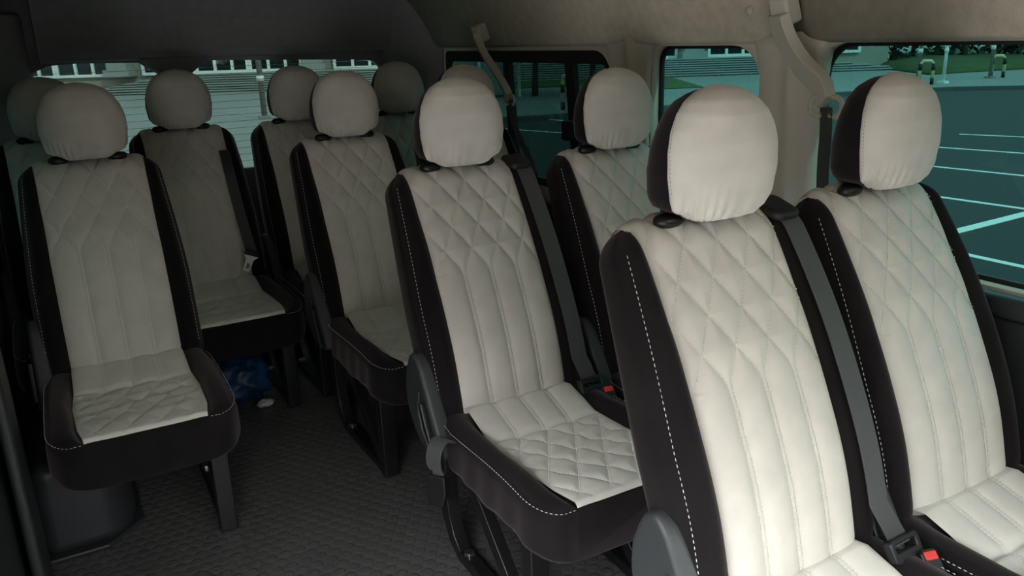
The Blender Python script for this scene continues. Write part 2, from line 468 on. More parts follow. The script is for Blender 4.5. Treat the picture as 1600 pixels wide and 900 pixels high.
def cushion_insert():
    nx = 111; us = np.linspace(-1, 1, nx); rows = []
    for y in np.linspace(0.02, CF+0.0005, 170):
        pwd = cpw(y); X = us*pwd; a = -y
        h = groove(X, np.full(X.shape, a), C_LINES, c_xk, CK, CSL, H=0.006)
        edge = 1-np.abs(us)**12
        fold = -0.010*math.exp(-((y+0.150)/0.010)**2)
        wr = np.array([0.0045*noise.noise(Vector((x*7+3, y*22, 1.7))) for x in X])*min(1, max(0, (-y-0.12)/0.05))
        wr += 0.003*np.sin((y*1.0-X*0.25)*95)*math.exp(-((y+0.25)/0.10)**2)
        fd = min(1.0, (y-CF)/0.03)
        Z = cush_panel_z(y)+0.004+(0.006+h*fd+fold+wr*fd-0.006*np.abs(us)**2)*edge-0.004*(1-edge)+0.010*np.abs(us)**3
        if y < CF+0.012: Z -= 0.010*((CF+0.012-y)/0.012)**2
        rows.append([(x, y, z) for x, z in zip(X, Z)])
    V, F = grid(rows); return recalc(mesh(V, F))
def cushion_stitches():
    cs = []
    for ln in C_LINES:
        run = []; nr = []
        for a in np.arange(0.0 if ln[2] else CK+0.012, -CF-0.004, 0.004):
            x = float(c_xk(ln, np.array(a))); y = -a; pwd = cpw(y)
            if abs(x) > pwd-0.005:
                if len(run) > 2: cs.append((run, nr))
                run, nr = [], []; continue
            u = x/pwd
            fold = -0.010*math.exp(-((y+0.150)/0.010)**2)
            wr = 0.0045*noise.noise(Vector((x*7+3, y*22, 1.7)))*min(1, max(0, (-y-0.12)/0.05))+0.003*math.sin((y-x*0.25)*95)*math.exp(-((y+0.25)/0.10)**2)
            z = cush_panel_z(y)+0.004+(0.006+fold+wr-0.006*u*u)*(1-abs(u)**12)+0.010*abs(u)**3+0.0008
            run.append((x, y, z)); nr.append((0, 0, 1))
        if len(run) > 2: cs.append((run, nr))
    return dash_mesh(cs)
def cushion_edge_stitches(side):
    cs = []
    for sd in (side,):
        pts = []; nr = []
        for y in list(np.linspace(-0.02, CF+0.09, 40))+[CF+0.09-0.09*math.sin(a) for a in np.linspace(0, PI/2, 14)[1:]]:
            w = cush_w(y); pts.append((sd*(w*0.985), y, cush_top(y)-0.008)); nr.append((sd*0.7, -0.2, 0.7))
        w = cush_w(CF)
        for x in np.linspace(w*0.98, 0.15, 8): pts.append((sd*x, CF-0.002, cush_top(CF)-0.006)); nr.append((0, -0.6, 0.8))
        cs.append((pts, nr))
    return dash_mesh(cs, 0.0065, 0.004, 0.0009)

# headrest (relative to the crease) ------------------------------------
HC = np.array([0.0, 0.254, 0.0]); HZ0, HZ1 = 1.034-0.443, 1.262-0.443
def head_prof(h):
    w = float(np.interp(h, [0, .03, .08, .2, .38, .55, .7, .82, .9, .96, .99, 1], [.062, .092, .107, .119, .1245, .121, .111, .095, .077, .050, .026, 0.002]))
    d = float(np.interp(h, [0, .03, .08, .2, .4, .6, .8, .9, .96, .99, 1], [.036, .060, .071, .079, .082, .078, .066, .053, .036, .020, .002]))
    return w, d
HS = [0]+[0.012, 0.03, 0.05, 0.08]+list(np.linspace(0.11, 0.8, 26))+[1-0.2*math.cos(a) for a in np.linspace(0, PI/2, 14)[1:]]
def head_pt(h, a, off=0.0):
    w, d = head_prof(h); n = 2.35; ca, sa = math.cos(a), math.sin(a)
    x = (w+off)*math.copysign(abs(ca)**(2/n), ca); y = -(d+off)*math.copysign(abs(sa)**(2/n), sa)
    tilt = 0.012*(h-0.5); q = max(0.0, min(1.0, (abs(x)-0.050)/0.040)); lift = 0.015*max(0.0, 1-h/0.16)*q*q*(3-2*q)
    return np.array([x, HC[1]+y-0.006*math.sin(PI*h)-tilt, HZ0+(HZ1-HZ0+off)*h+lift])
def head_shell():
    R = [[head_pt(h, a) for a in np.linspace(0, 2*PI, 72, endpoint=False)] for h in HS]
    V, F = grid(R, closed_u=True); k = 72
    return recalc(mesh(V, list(F)+[tuple(range(k)), tuple(range(len(V)-1, len(V)-1-k, -1))]))
def seam_a(h): return math.radians(21-19*h)
def head_front():
    R = []
    hs = [0.004, 0.015, 0.03, 0.045, 0.06, 0.08]+list(np.linspace(0.1, 0.8, 40))+[1-0.2*math.cos(a) for a in np.linspace(0, PI/2, 18)[1:]]
    for h in hs:
        ring = []; A0 = seam_a(h)
        for a in np.linspace(A0, PI-A0, 110):
            e = min(1, (a-A0)/0.05, (PI-A0-a)/0.05)
            off = 0.0005+0.0028*e
            # gathers near the gathered hem
            g = max(0, 1-h/0.33)**1.4
            off += 0.0045*g+0.0050*g*math.sin(a*26+5*math.sin(a*3)+h*8)*(0.35+0.65*abs(math.cos(a))**0.7)
            off += 0.0012*noise.noise(Vector((a*2, h*4, 3)))
            ring.append(head_pt(h, a, off))
        R.append(ring)
    # hem turns in underneath
    last = [head_pt(0.0, a, -0.012)+np.array([0, 0, 0.004]) for a in np.linspace(seam_a(0), PI-seam_a(0), 110)]
    V, F = grid([last]+R); return recalc(mesh(V, F))
def head_seam(side):
    cs = []
    for sd in (side,):
        pts = []; nr = []
        for h in np.linspace(0.16, 0.97, 56):
            a = seam_a(h)+0.085 if sd == 0 else PI-seam_a(h)-0.085
            pts.append(head_pt(h, a, 0.0042)); nr.append((math.cos(a), -math.sin(a), 0))
        cs.append((pts, nr))
    return dash_mesh(cs, 0.004, 0.003, 0.0005)

MESH = {}
def shared(key, fn, mt):
    if key not in MESH:
        me = fn(); me.materials.append(mt); me.polygons.foreach_set('use_smooth', [True]*len(me.polygons)); MESH[key] = me
    return MESH[key]
def part(name, key, fn, mt, parent, loc=(0, 0, 0)):
    o = bpy.data.objects.new(name, shared(key, fn, mt)); COL.objects.link(o); o.parent = parent; o.location = loc; return o

def legs(root, sides):
    for sd in sides:
        x0, x1 = (0.172*sd-0.018, 0.172*sd+0.018)
        L = prism('leg', bar2d([(0.085, 0.34), (0.085, 0.17), (0.075, 0.105), (0.045, 0.050), (0.0, 0.018), (-0.38, 0.016)], [.048, .048, .048, .044, .034, .03]), x0, x1, 0, M['steel'], root, 0.003)
        prism('brace', bar2d([(-0.02, 0.33), (-0.335, 0.030)], .040), x0+0.003, x1-0.003, 0, M['steel'], L, 0.003)
        prism('post', bar2d([(-0.375, 0.33), (-0.380, 0.004)], .044), x0-0.006, x1+0.006, 0, M['steel'], L, 0.004)
        for (yy, nm) in ((-0.030, 'bolt'), (-0.335, 'bolt')):
            prism(nm, [(0.172*sd+0.016*math.cos(a), yy+0.016*math.sin(a)) for a in np.linspace(0, 2*PI, 6, endpoint=False)], 0.030, 0.043, 2, M['chrome'], L, 0.002)

REC = [(.135, .545), (.115, .578), (.085, .588), (.055, .565), (.025, .515), (-.020, .440), (-.066, .375), (-.062, .350), (-.02, .340), (.06, .340), (.112, .375), (.148, .43), (.150, .50)]
def recliner(root, sd, lever=True):
    xa = sd*0.205; xb = sd*0.250
    pts = smooth_path([(0, *p) for p in REC+[REC[0]]], 4)[:-1]
    R = prism('recliner_cover', [(p[1], p[2]) for p in pts], min(xa, xb), max(xa, xb), 0, M['recliner'], root, 0.012, seg=4)
    if lever:
        prism('recliner_lever', bar2d([(0.028, 0.478), (0.005, 0.425), (-0.030, 0.372)], [.014, .018, .013]), min(xb, xb+sd*0.016), max(xb, xb+sd*0.016), 0, M['plastic'], R, 0.005)
        prism('lever_rim', bar2d([(0.046, 0.50), (0.062, 0.44), (0.04, 0.39), (-0.018, 0.345)], [.008, .014, .012, .008]), min(xb, xb+sd*0.008), max(xb, xb+sd*0.008), 0, M['recliner'], R, 0.004)
    return R

def build_seat(belt=False):
    r = empty('passenger_seat')
    b = part('backrest', 'back', backrest_mesh, M['black'], r, CREASE)
    part('backrest_insert', 'bins', insert_mesh, M['cream'], b); b.children[-1]['label'] = 'light quilted velvet insert'
    part('quilt_stitching', 'bst', back_stitches, M['thread'], b)
    for sd in (-1, 1): part('edge_stitching', 'best%d' % sd, lambda: bolster_stitches(sd), M['thread'], b)
    c = part('cushion', 'cush', cushion_mesh, M['black'], r)
    part('cushion_insert', 'cins', cushion_insert, M['cream'], c)
    part('quilt_stitching', 'cst', cushion_stitches, M['thread'], c)
    for sd in (-1, 1): part('edge_stitching', 'cest%d' % sd, lambda: cushion_edge_stitches(sd), M['thread'], c)
    h = part('headrest', 'head', head_shell, M['black'], r, CREASE)
    part('headrest_cover', 'hfr', head_front, M['cream'], h)
    for sd in (0, 1): part('seam_stitching', 'hst%d' % sd, lambda: head_seam(sd), M['thread_dark'], h)
    for sx in (-0.082, 0.082):
        base = to3(sx, LB-0.004, -0.042)
        part('headrest_collar', 'col%g' % sx, lambda: ellipsoid((base[0], base[1]-0.038, base[2]+0.014), (0.031, 0.021, 0.013), power=0.6), M['plastic'], h)
        part('headrest_post', 'post%g' % sx, lambda: tube([base*np.array([0.75, 1, 1]), base*np.array([0.75, 1, 1])+np.array([0, 0.0, 0.05])], 0.006), M['chrome'], h)
    legs(r, (-1, 1)); recliner(r, -1)
    if belt:
        # belt leaves a guide on the shoulder and runs down the bolster to the buckle
        pts = []; 
        for v in np.linspace(LB-0.012, 0.06, 26):
            w, d = back_section(v, 0.0); x = 0.189+0.010*(1-v/LB)**2
            dep = front_depth(min(x, w*0.80), v, w, d)+0.010
            if v > LB-RT: dep -= 0.03*((v-(LB-RT))/RT)**2
            pts.append(to3(x, v, dep))
        pts = [to3(0.189, LB+0.006, -0.045)]+pts+[np.array([0.197, -0.067, 0.014])]
        put('shoulder_belt', ribbon(pts, 0.048, (1, 0, 0), 0.0022), M['webbing'], b)
        g = prism('belt_guide', rrect(0.150, 0.216, -0.046, 0.034, 0.018), -0.022, -0.003, 2, M['rubber'], b, 0.008)
        p0 = to3(0, LB-0.004, 0); g.location = p0; g.rotation_euler.x = 0.30
        t = plate('belt_tongue', rrect(-0.039, 0.039, -0.022, 0.022, 0.009), [rrect(-0.027, 0.027, -0.002, 0.012, 0.003)], 0.012, 1, 0, M['plastic'], r, 0.003); t.location = (0.197, -0.072, 0.452); t.rotation_euler.x = -0.55
        pr = prism('latch_plate', rrect(-0.016, 0.024, -0.055, -0.016, 0.005), -0.0015, 0.0015, 1, M['chrome'], t)
        k = prism('belt_buckle', rrect(-0.018, 0.018, -0.045, 0.03, 0.008), -0.011, 0.011, 1, M['plastic'], r, 0.005, loc=(0.226, -0.112, 0.425)); k.rotation_euler = (-0.85, 0, -0.25)
        prism('release_button', rrect(-0.013, 0.013, -0.002, 0.014, 0.003), -0.013, -0.003, 1, M['red'], k, 0.003, loc=(0, -0.001, 0.012))
    return r
def copy_tree(o, parent=None, skip=()):
    c = o.copy(); COL.objects.link(c); c.parent = parent
    for ch in list(o.children):
        if ch.name.split('.')[0] in skip: continue
        copy_tree(ch, c, skip)
    return c

SEATS = [  # key, x, y, yaw, recline deg, headrest yaw, label
 ('A1', 0.022, -0.893, -0.006, 0.0, 0.00, 'largest nearest pale quilted seat, its belt and bare black side facing the camera'),
 ('A2', 0.508, -0.892, -0.010, 0.45, 0.07, 'pale quilted seat at the right edge beside the big window'),
 ('B1', -0.019, 0.007, -0.012, 1.76, 0.0, 'pale quilted seat in the centre with whole cushion, side lever and hanging buckle strap'),
 ('B2', 0.485, -0.007, 0.0, 1.0, 0.0, 'quilted seat half hidden behind the nearest seat, below the beige window pillar'),
 ('C1', -0.018, 0.923, 0.0, 1.47, 0.0, 'shaded grey quilted seat just behind the centre seat on the aisle side'),
 ('C2', 0.470, 0.923, 0.0, 1.2, 0.0, 'dark seat hidden behind the centre seat, only its headrest top peeking out'),
 ('L1', -0.872, 0.905, -0.02, 0.73, 0.0, 'shaded single quilted seat at the left with full cushion over the wheel housing'),
 ('D0', -0.950, 1.640, 0.0, 0.0, 0.0, 'back row seat hidden behind the shaded single seat at far left'),
 ('L2', -0.476, 1.632, 0.0, -1.71, 0.0, 'back row seat below the hanging rear window housing, its cushion lit at the aisle'),
 ('D2', 0.011, 1.645, 0.0, -0.4, 0.0, 'dark back row seat between the window and the shaded aisle seat'),
 ('D3', 0.485, 1.645, 0.0, 0.0, 0.0, 'back row seat in the darkest rear corner under the window edge'),
]
proto = build_seat(True)
ROOT = {}
first = True
for key, x, y, yw, rec, hy, lab in SEATS:
    belt = key in ('A1', 'B1')
    if key == 'A1': r = proto
    else: r = copy_tree(proto, None, () if belt else ('shoulder_belt', 'belt_guide', 'belt_tongue', 'belt_buckle'))
    ROOT[key] = r
    tag(r, lab, 'seat', 'velvet covered passenger seats'); r.location = (x, y, 0); r.rotation_euler.z = yw
for key, x, y, yw, rec, hy, lab in SEATS:
    r = ROOT[key]
    for ch in r.children:
        n = ch.name.split('.')[0]
        if n in ('backrest', 'headrest'): ch.rotation_euler.x = -math.radians(rec)
        if n == 'headrest' and hy:
            ch.rotation_euler.z = hy; off = Matrix.Rotation(hy, 3, 'Z') @ Vector((0, HC[1], 0)); ch.location = Vector(CREASE)+Vector((0, HC[1], 0))-off

for key in ('L1', 'D0'):
    for ch in list(ROOT[key].children):
        if ch.name.split('.')[0] == 'leg' and ch.data.vertices[0].co.x < 0:
            for g in list(ch.children): bpy.data.objects.remove(g)
            bpy.data.objects.remove(ch)
# stowed buckle on a webbing loop, on the aisle side of the centre seat
bl = empty('stowed_belt', (-0.019-0.272, 0.007, 0), 'black buckle on a grey webbing loop at the left side of the centre seat', 'seat belt')
lp = smooth_path([(0.030, -0.085, 0.420), (0.000, -0.100, 0.432), (-0.020, -0.110, 0.412), (-0.022, -0.108, 0.380), (-0.012, -0.100, 0.352)], 6)
put('webbing_loop', ribbon(lp, 0.046, (0.35, -0.94, 0), 0.004), M['webbing'], bl)
bk = prism('buckle', [(-0.024, -.085), (0.016, -.085), (0.027, -.045), (0.025, 0.0), (-0.022, 0.0), (-0.028, -.04)], -0.010, 0.010, 1, M['plastic'], bl, 0.005, loc=(-0.012, -0.100, 0.345)); bk.rotation_euler.z = -0.95
tb_ = box('metal_tab', (0, 0, 0), (0.022, 0.003, 0.02), M['chrome'], bl, 0.001, loc=(-0.012, -0.100, 0.350)); tb_.rotation_euler.z = -0.95

# ------------------------------------------------------------------ van shell
XR, XL = 0.80, -1.18
YF, YB = -3.05, 2.28
def S(o): return tag(o, kind='structure')
S(box('floor', ((XR+XL)/2, (YF+YB)/2, -0.03), (XR-XL+0.08, YB-YF, 0.06), M['floor']))
ZW = 1.335
def wall(name, pos, holes, y0, y1, mt, z0=0.0, z1=ZW+0.03):
    return S(plate(name, [(y0, z0), (y1, z0), (y1, z1), (y0, z1)], holes, 0.05, 0, pos, mt))
W1 = rrect(-1.62, -0.225, 0.790, 1.316, 0.075); W2 = rrect(-0.035, 0.435, 0.790, 1.312, [0.05, 0.11, 0.06, 0.06])
W3 = rrect(0.655, 1.985, 0.760, 1.300, [0.03, 0.10, 0.05, 0.05])
WC = [(-2.75, 0.75), (-1.90, 0.75), (-1.90, 1.34), (-2.45, 1.34)]
wall('wall_right', XR+0.005, [W1, W2, W3, WC], YF, YB, M['trim'])
# lower dark door card under the windows
S(prism('trim_1', [(YF, 0.0), (YB, 0.0), (YB, 0.70), (0.60, 0.71), (-0.2, 0.735), (YF, 0.735)], XR-0.050, XR-0.018, 0, M['panel'], bevel=0.01))
S(prism('trim_2', [(YF, 0.735), (-0.15, 0.735), (-0.15, 0.785), (YF, 0.785)], XR-0.060, XR-0.018, 0, M['panel'], bevel=0.012))
def pane(name, ring, thick, axis, pos, mt): return S(plate(name, ring, [], thick, axis, pos, mt))
def grow(ring, k):
    cx = sum(p[0] for p in ring)/len(ring); cy = sum(p[1] for p in ring)/len(ring)
    hx = max(abs(p[0]-cx) for p in ring); hy = max(abs(p[1]-cy) for p in ring)
    return [(cx+(p[0]-cx)*(hx+k)/hx, cy+(p[1]-cy)*(hy+k)/hy) for p in ring]
def glass(name, ring, axis, pos, mt):
    n = len(ring); V = []
    for a, b in grow(ring, 0.01): V.append((pos, a, b) if axis == 0 else (a, pos, b))
    return S(put(name, mesh(V, [tuple(range(n))]), mt, smooth=False))
glass('window_1', W1, 0, XR+0.026, M['tint']); glass('window_2', W2, 0, XR+0.026, M['tint']); glass('window_3', W3, 0, XR+0.026, M['tint_quarter'])
glass('window_4', WC, 0, XR+0.026, M['clear'])
# black seals round the panes
for i, r_ in enumerate((W1, W2)):
    S(plate('trim_%d' % (3+i), r_, [grow(r_, -0.010)], 0.014, 0, XR+0.020, M['rubber']))
# quarter window: black inner frame with two mullions
qf = empty('sliding_window_frame', (XR, 1.3, 0.76)); tag(qf, kind='structure'); qf.name = 'window_5'
def at_q(o): o.parent = qf; o.location = (-XR, -1.3, -0.76); return o
at_q(plate('frame', grow(W3, 0.014), [rrect(0.69, 1.955, 0.79, 1.252, 0.03)], 0.020, 0, XR-0.004, M['rubber']))
at_q(prism('mullion', [(1.385, 1.27), (1.335, 0.78), (1.385, 0.78), (1.435, 1.27)], XR-0.012, XR+0.012, 0, M['rubber'], bevel=0.003))
at_q(prism('mullion', [(0.905, 1.27), (0.845, 0.78), (0.905, 0.78), (0.962, 1.27)], XR-0.012, XR+0.012, 0, M['rubber'], bevel=0.003))
at_q(box('window_latch', (XR-0.03, 0.905, 1.005), (0.035, 0.06, 0.075), M['rubber'], bevel=0.008))

# pillars (moulded trim)
def pillar(name, ya, yb, mt, bulge=0.045, z0=0.78, z1=1.345, side=1, x=XR):
    R = []
    for z in np.linspace(z0, z1, 16):
        ring = []
        q = (z-z0)/(z1-z0); fl = 0.035*max(0, (q-0.75)/0.25)**2
        y0, y1 = ya-fl*0.6, yb+fl
        for t in np.linspace(0, 1, 20):
            prof = math.sin(PI*t)**0.45
            ridge = math.exp(-((t-0.36)/0.10)**2)*0.012
            ring.append((x-side*(0.018+bulge*prof*0.6+ridge+0.012*q), y0+(y1-y0)*t, z))
        ring += [(x, y1, z), (x, y0, z)]
        R.append(ring)
    V, F = grid(R, closed_u=True); k = len(R[0]); F = list(F)+[tuple(range(k)), tuple(range(len(V)-1, len(V)-1-k, -1))]
    return S(put(name, recalc(mesh(V, F)), mt))
pillar('trim_6', -0.250, -0.040, M['trim']); pillar('trim_7', 0.440, 0.650, M['trim'], 0.03)
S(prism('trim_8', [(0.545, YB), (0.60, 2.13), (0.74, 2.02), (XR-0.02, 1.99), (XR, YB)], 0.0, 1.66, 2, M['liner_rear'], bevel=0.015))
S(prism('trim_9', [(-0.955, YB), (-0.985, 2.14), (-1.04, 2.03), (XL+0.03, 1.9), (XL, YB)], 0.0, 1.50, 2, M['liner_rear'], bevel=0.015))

# ceiling with coves
def cove(xs, zs, y0, y1, name, mt):
    R = [[(x, y, z) for x, z in zip(xs, zs)] for y in (y0, y1)]
    V, F = grid(R); me = mesh(V, F); o = put(name, me, mt)
    s = o.modifiers.new('solid', 'SOLIDIFY'); s.thickness = 0.03; s.offset = -1
    return S(o)
prof = smooth_path([(0.835, 1.312, 0), (0.765, 1.318, 0), (0.742, 1.345, 0), (0.705, 1.44, 0), (0.635, 1.55, 0), (0.50, 1.655, 0), (0.25, 1.71, 0), (-0.15, 1.725, 0)], 5)
px = [p[0] for p in prof]; pz = [p[1] for p in prof]
px = px+[-0.38-x for x in px[::-1][1:]]; pz = pz+pz[::-1][1:]
cove(px, pz, -0.115, YB+0.02, 'ceiling', M['liner'])
c2 = cove(px, [z+0.0015 for z in pz], -2.55, -0.118, 'ceiling_front', M['liner']); c2.name = 'trim_10'
# button on the liner
bt = at(1168, 17, 0, 0.705)
S(put('trim_11', ellipsoid((0.712, bt[1], bt[2]), (0.006, 0.012, 0.012)), M['trim']))
# small lip panel line above the pillars
# rear hatch
def mirror_poly(pts): return pts
RW = [(-0.955, 0.80), (0.555, 0.80), (0.575, 0.86), (0.56, 1.19), (0.548, 1.235), (0.52, 1.262), (0.46, 1.272), (-0.275, 1.296), (-0.36, 1.243), (-0.47, 1.236), (-0.555, 1.297), (-0.80, 1.303), (-0.90, 1.297), (-0.955, 1.275), (-0.985, 1.23), (-0.985, 0.86)]
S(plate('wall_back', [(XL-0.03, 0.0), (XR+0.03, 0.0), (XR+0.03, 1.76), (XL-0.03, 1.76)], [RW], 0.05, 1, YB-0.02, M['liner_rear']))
glass('window_6', RW, 1, YB+0.012, M['tint_rear'])
# defroster wires on the glass
dv = []
wires = empty('defroster_grid', (0, YB+0.008, 0)); wires.name = 'trim_12'; tag(wires, kind='structure')
for i in range(15):
    z = 0.83+i*0.031
    put('wire', tube([(-0.98, 0, z), (-0.2, -0.0, z), (0.57, 0, z)], 0.0009, 5), M['steel'], wires)
# header roll above the rear window
R = []
for x in np.linspace(-0.93, 0.62, 12):
    R.append([(x, YB-0.02, 1.302), (x, YB-0.075, 1.312), (x, YB-0.10, 1.345), (x, YB-0.115, 1.42), (x, YB-0.125, 1.47), (x, YB-0.122, 1.478), (x, YB-0.155, 1.55), (x, YB-0.22, 1.64), (x, YB-0.32, 1.71), (x, YB-0.02, 1.74)])
V, F = grid(R, closed_u=True); F = list(F)+[tuple(range(10)), tuple(range(len(V)-1, len(V)-11, -1))]
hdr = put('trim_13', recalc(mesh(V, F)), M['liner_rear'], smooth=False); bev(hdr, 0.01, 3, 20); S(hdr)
# hatch latch / wiper motor housing
S(prism('trim_14', [(-0.565, 1.315), (-0.26, 1.315), (-0.352, 1.243), (-0.365, 1.236), (-0.47, 1.236), (-0.482, 1.243)], YB-0.085, YB-0.02, 1, M['liner_rear'], bevel=0.01))

# left side: sliding door region closed with tinted window, open front door, C pillar
YO = -0.68
WL2 = rrect(0.55, 1.85, 0.79, 1.30, 0.06)
wall('wall_left', XL-0.05, [WL2], YO, YB, M['panel'])
glass('window_7', WL2, 0, XL-0.07, M['tint_quarter'])
S(prism('trim_15', [(0.30, 0.0), (0.56, 0.0), (0.52, 0.70), (0.50, 1.33), (0.34, 1.33), (0.32, 0.7)], XL-0.01, XL+0.018, 0, M['panel'], bevel=0.01))
# front wall: dash bulkhead below the windscreen
S(box('wall_front', ((XR+XL)/2, YF, 0.40), (XR-XL+0.08, 0.06, 0.85), M['panel']))
wsx = [(XL, YF+0.02, 0.82), (XR, YF+0.02, 0.82), (XR-0.1, -2.50, 1.66), (XL+0.1, -2.50, 1.66)]
S(put('window_9', mesh(wsx, [(0, 1, 2, 3)]), M['screen'], smooth=False))

# rear wheel housing under the single seat
def wheelbox():
    out = [(XL+0.0, 0.62)]+[( -1.03+0.10*math.sin(a), 0.74-0.12*math.cos(a)) for a in np.linspace(0, PI/2, 10)]+[(-0.925, 1.45), (XL, 1.45)]
    o = prism('trim_16', out, 0.0, 0.285, 2, M['panel']); bev(o, 0.045, 5, 30); return S(o)
wheelbox()
prism('trim_17', [(XL, 0.605), (-1.02, 0.605), (-0.915, 0.70), (-0.905, 1.45), (XL, 1.45)], 0.0, 0.012, 2, M['panel'], bevel=0.004); S(bpy.data.objects['trim_17'])

# ------------------------------------------------------------------ belt hangers on the right wall
def hanger(pxs, xs, w_px, label, belt_px, belt_x, belt_label, tk=0.028):
    P = [at(u, v, 0, x) for (u, v), x in zip(pxs, xs)]
    P = smooth_path(P, 6)
    h = empty('belt_hanger', tuple(P[0]), label, 'belt hanger', 'overhead belt hangers')
    P0 = np.array(P[0]); W = np.interp(np.linspace(0, 1, len(P)), np.linspace(0, 1, len(w_px)), w_px)
    a = put('arm', ribbon([p-P0 for p in P], list(W), (0.35, 0.94, 0.1), tk), M['trim'], h); bev(a, 0.006, 3)
    blk = box('arm_mount', (0.022, -0.004, 0.004), (0.05, 0.062, 0.075), M['trim'], h, 0.010); blk.rotation_euler.y = -0.35
    e = P[-1]-P0
    sc = W[-1]/0.048
    for sg in (-1, 1):
        arc = [(e[0], e[1]-sg*(0.020+0.020*math.cos(t))*sc-sg*0.004, e[2]-0.010+0.022*math.sin(t)*sc) for t in np.linspace(-2.2, 2.0, 14)]
        put('hook', tube(arc, 0.0065*sc, 8), M['trim'], h)
    B = [at(u, v, 0, x) for (u, v), x in zip(belt_px, belt_x)]
    B = smooth_path(B, 5); B0 = np.array(B[-1])
    put('seat_belt', ribbon([p-B0 for p in B], 0.046, (0.25, 0.95, 0), 0.0025), M['webbing'], loc=tuple(B0))
    o = bpy.context.scene.collection.objects[-1]; tag(o, belt_label, 'seat belt', 'belts hanging from the overhead hangers')
hanger([(1216, 22), (1228, 60), (1252, 100), (1280, 130), (1291, 160)], [0.672, 0.695, 0.705, 0.695, 0.685], [0.070, 0.076, 0.074, 0.066, 0.052],
       'large beige curved belt hanger on the window pillar at the right',
       [(1291, 168), (1290, 210), (1286, 260), (1284, 330), (1284, 400)], [0.685, 0.685, 0.69, 0.70, 0.72], 'dark belt hanging behind the seat at the right edge')
hanger([(744, 56), (757, 84), (776, 114), (790, 138), (796, 152)], [0.690, 0.700, 0.70, 0.695, 0.69], [0.056, 0.060, 0.056, 0.050, 0.042],
       'small shaded belt hanger with hook near the rear side window',
       [(796, 156), (799, 180), (812, 215), (826, 245), (838, 280)], [0.69, 0.68, 0.65, 0.62, 0.58], 'dark belt hanging behind the centre seat against the side window')

# silver tongue hanging between the back seats
tp = at(390, 407, 1, 1.56)
tb = empty('seat_belt', tuple(tp), 'black belt with a shiny pale metal tongue hanging in the back row', 'seat belt')
prism('tongue', rrect(-0.013, 0.013, -0.042, 0.010, 0.006), -0.0015, 0.0015, 1, M['tongue'], tb)
tb.children[-1].data = tb.children[-1].data
pl = plate('tongue_plate', [(-0.030, 0.020), (0.030, 0.020), (0.015, 0.004), (0.014, -0.04), (0.010, -0.046), (-0.010, -0.046), (-0.014, -0.04), (-0.015, 0.004)], [rrect(-0.007, 0.007, -0.034, -0.012, 0.002)], 0.003, 1, 0, M['tongue'])
bpy.data.objects.remove(tb.children[0]); pl.parent = tb; pl.name = 'tongue'; pl.rotation_euler.y = 0.42
box('tongue_cover', (0, 0.004, 0.028), (0.056, 0.010, 0.022), M['plastic'], tb, 0.004).rotation_euler.y = 0.42
put('webbing', ribbon([(0.014, 0.006, 0.030), (0.004, 0.07, 0.16), (0.0, 0.16, 0.32), (0.0, 0.22, 0.42)], 0.042, (1, 0, 0), 0.003), M['webbing'], tb)

# blue crumpled bag under the back row
bp_ = at(372, 556, 1, 1.45)
def crumple(c, s, seed, k=0.35):
    me = ellipsoid((0, 0, 0), (1, 1, 1), 36, 24)
    for v in me.vertices:
        n_ = noise.noise(Vector(v.co)*2.1+Vector((seed, 0, 0)))+0.5*noise.noise(Vector(v.co)*5.3+Vector((seed, 3, 0)))
        f = 1+k*n_; v.co = Vector((v.co.x*s[0]*f, v.co.y*s[1]*f, max(-s[2]*0.95, v.co.z*s[2]*f)))
    return me
bg = put('carrier_bag', crumple(None, (0.105, 0.08, 0.09), 4.2), M['bluebag'], loc=(-0.455, 1.42, 0.088)); tag(bg, 'crumpled dark blue bag on the floor under the back row', 'bag')
pp = put('crumpled_tissue', crumple(None, (0.03, 0.022, 0.014), 9.2), M['paper'], loc=(-0.40, 1.31, 0.014)); tag(pp, 'small crumpled white tissue beside the blue bag', 'litter')

# ------------------------------------------------------------------ outside
def slab(name, poly, z0, z1, mt): return prism(name, poly, z0, z1, 2, mt)
S(slab('ground_lot', [(-120, -80), (150, -80), (150, 140), (-120, 140)], GZ-0.2, GZ, M['asphalt']))
bpy.data.objects['ground_lot'].name = 'ground'
# kerb line and pavement
K = [gr(700, 194), gr(850, 186), gr(1020, 172), gr(1250, 152), gr(1480, 141), gr(1600, 139)]
kp = [(p[0], p[1]) for p in K]
S(slab('bounce_apron', [(-60, -30), (-0.4, -30), (-0.4, 3.2), (-60, 3.2)], GZ, GZ+0.02, M['concrete']))  # unseen pale ground added on the door side to bounce light inside
plaza = [(-60, 3.2), (-0.4, 3.2), (3.2, 5.5), (4.2, 17.0)]+kp+[(90, -12), (140, 60), (140, 130), (-60, 130)]
kp = [(5.0, kp[0][1]+0.6)]+kp
S(slab('plaza', plaza, GZ, GZ+0.02, M['paving'])); 
S(slab('kerb', [(p[0], p[1]) for p in kp]+[(p[0]-0.05, p[1]-0.25) for p in kp[::-1]], GZ, GZ+0.12, M['stone_dark']))
def line(name, a, b, w=0.10):
    a = np.array(a[:2]); b = np.array(b[:2]); t = (b-a)/np.linalg.norm(b-a); n = np.array([-t[1], t[0]])*w/2
    o = slab(name, [tuple(a+n), tuple(b+n), tuple(b-n), tuple(a-n)], GZ+0.001, GZ+0.006, M['paint']); return o
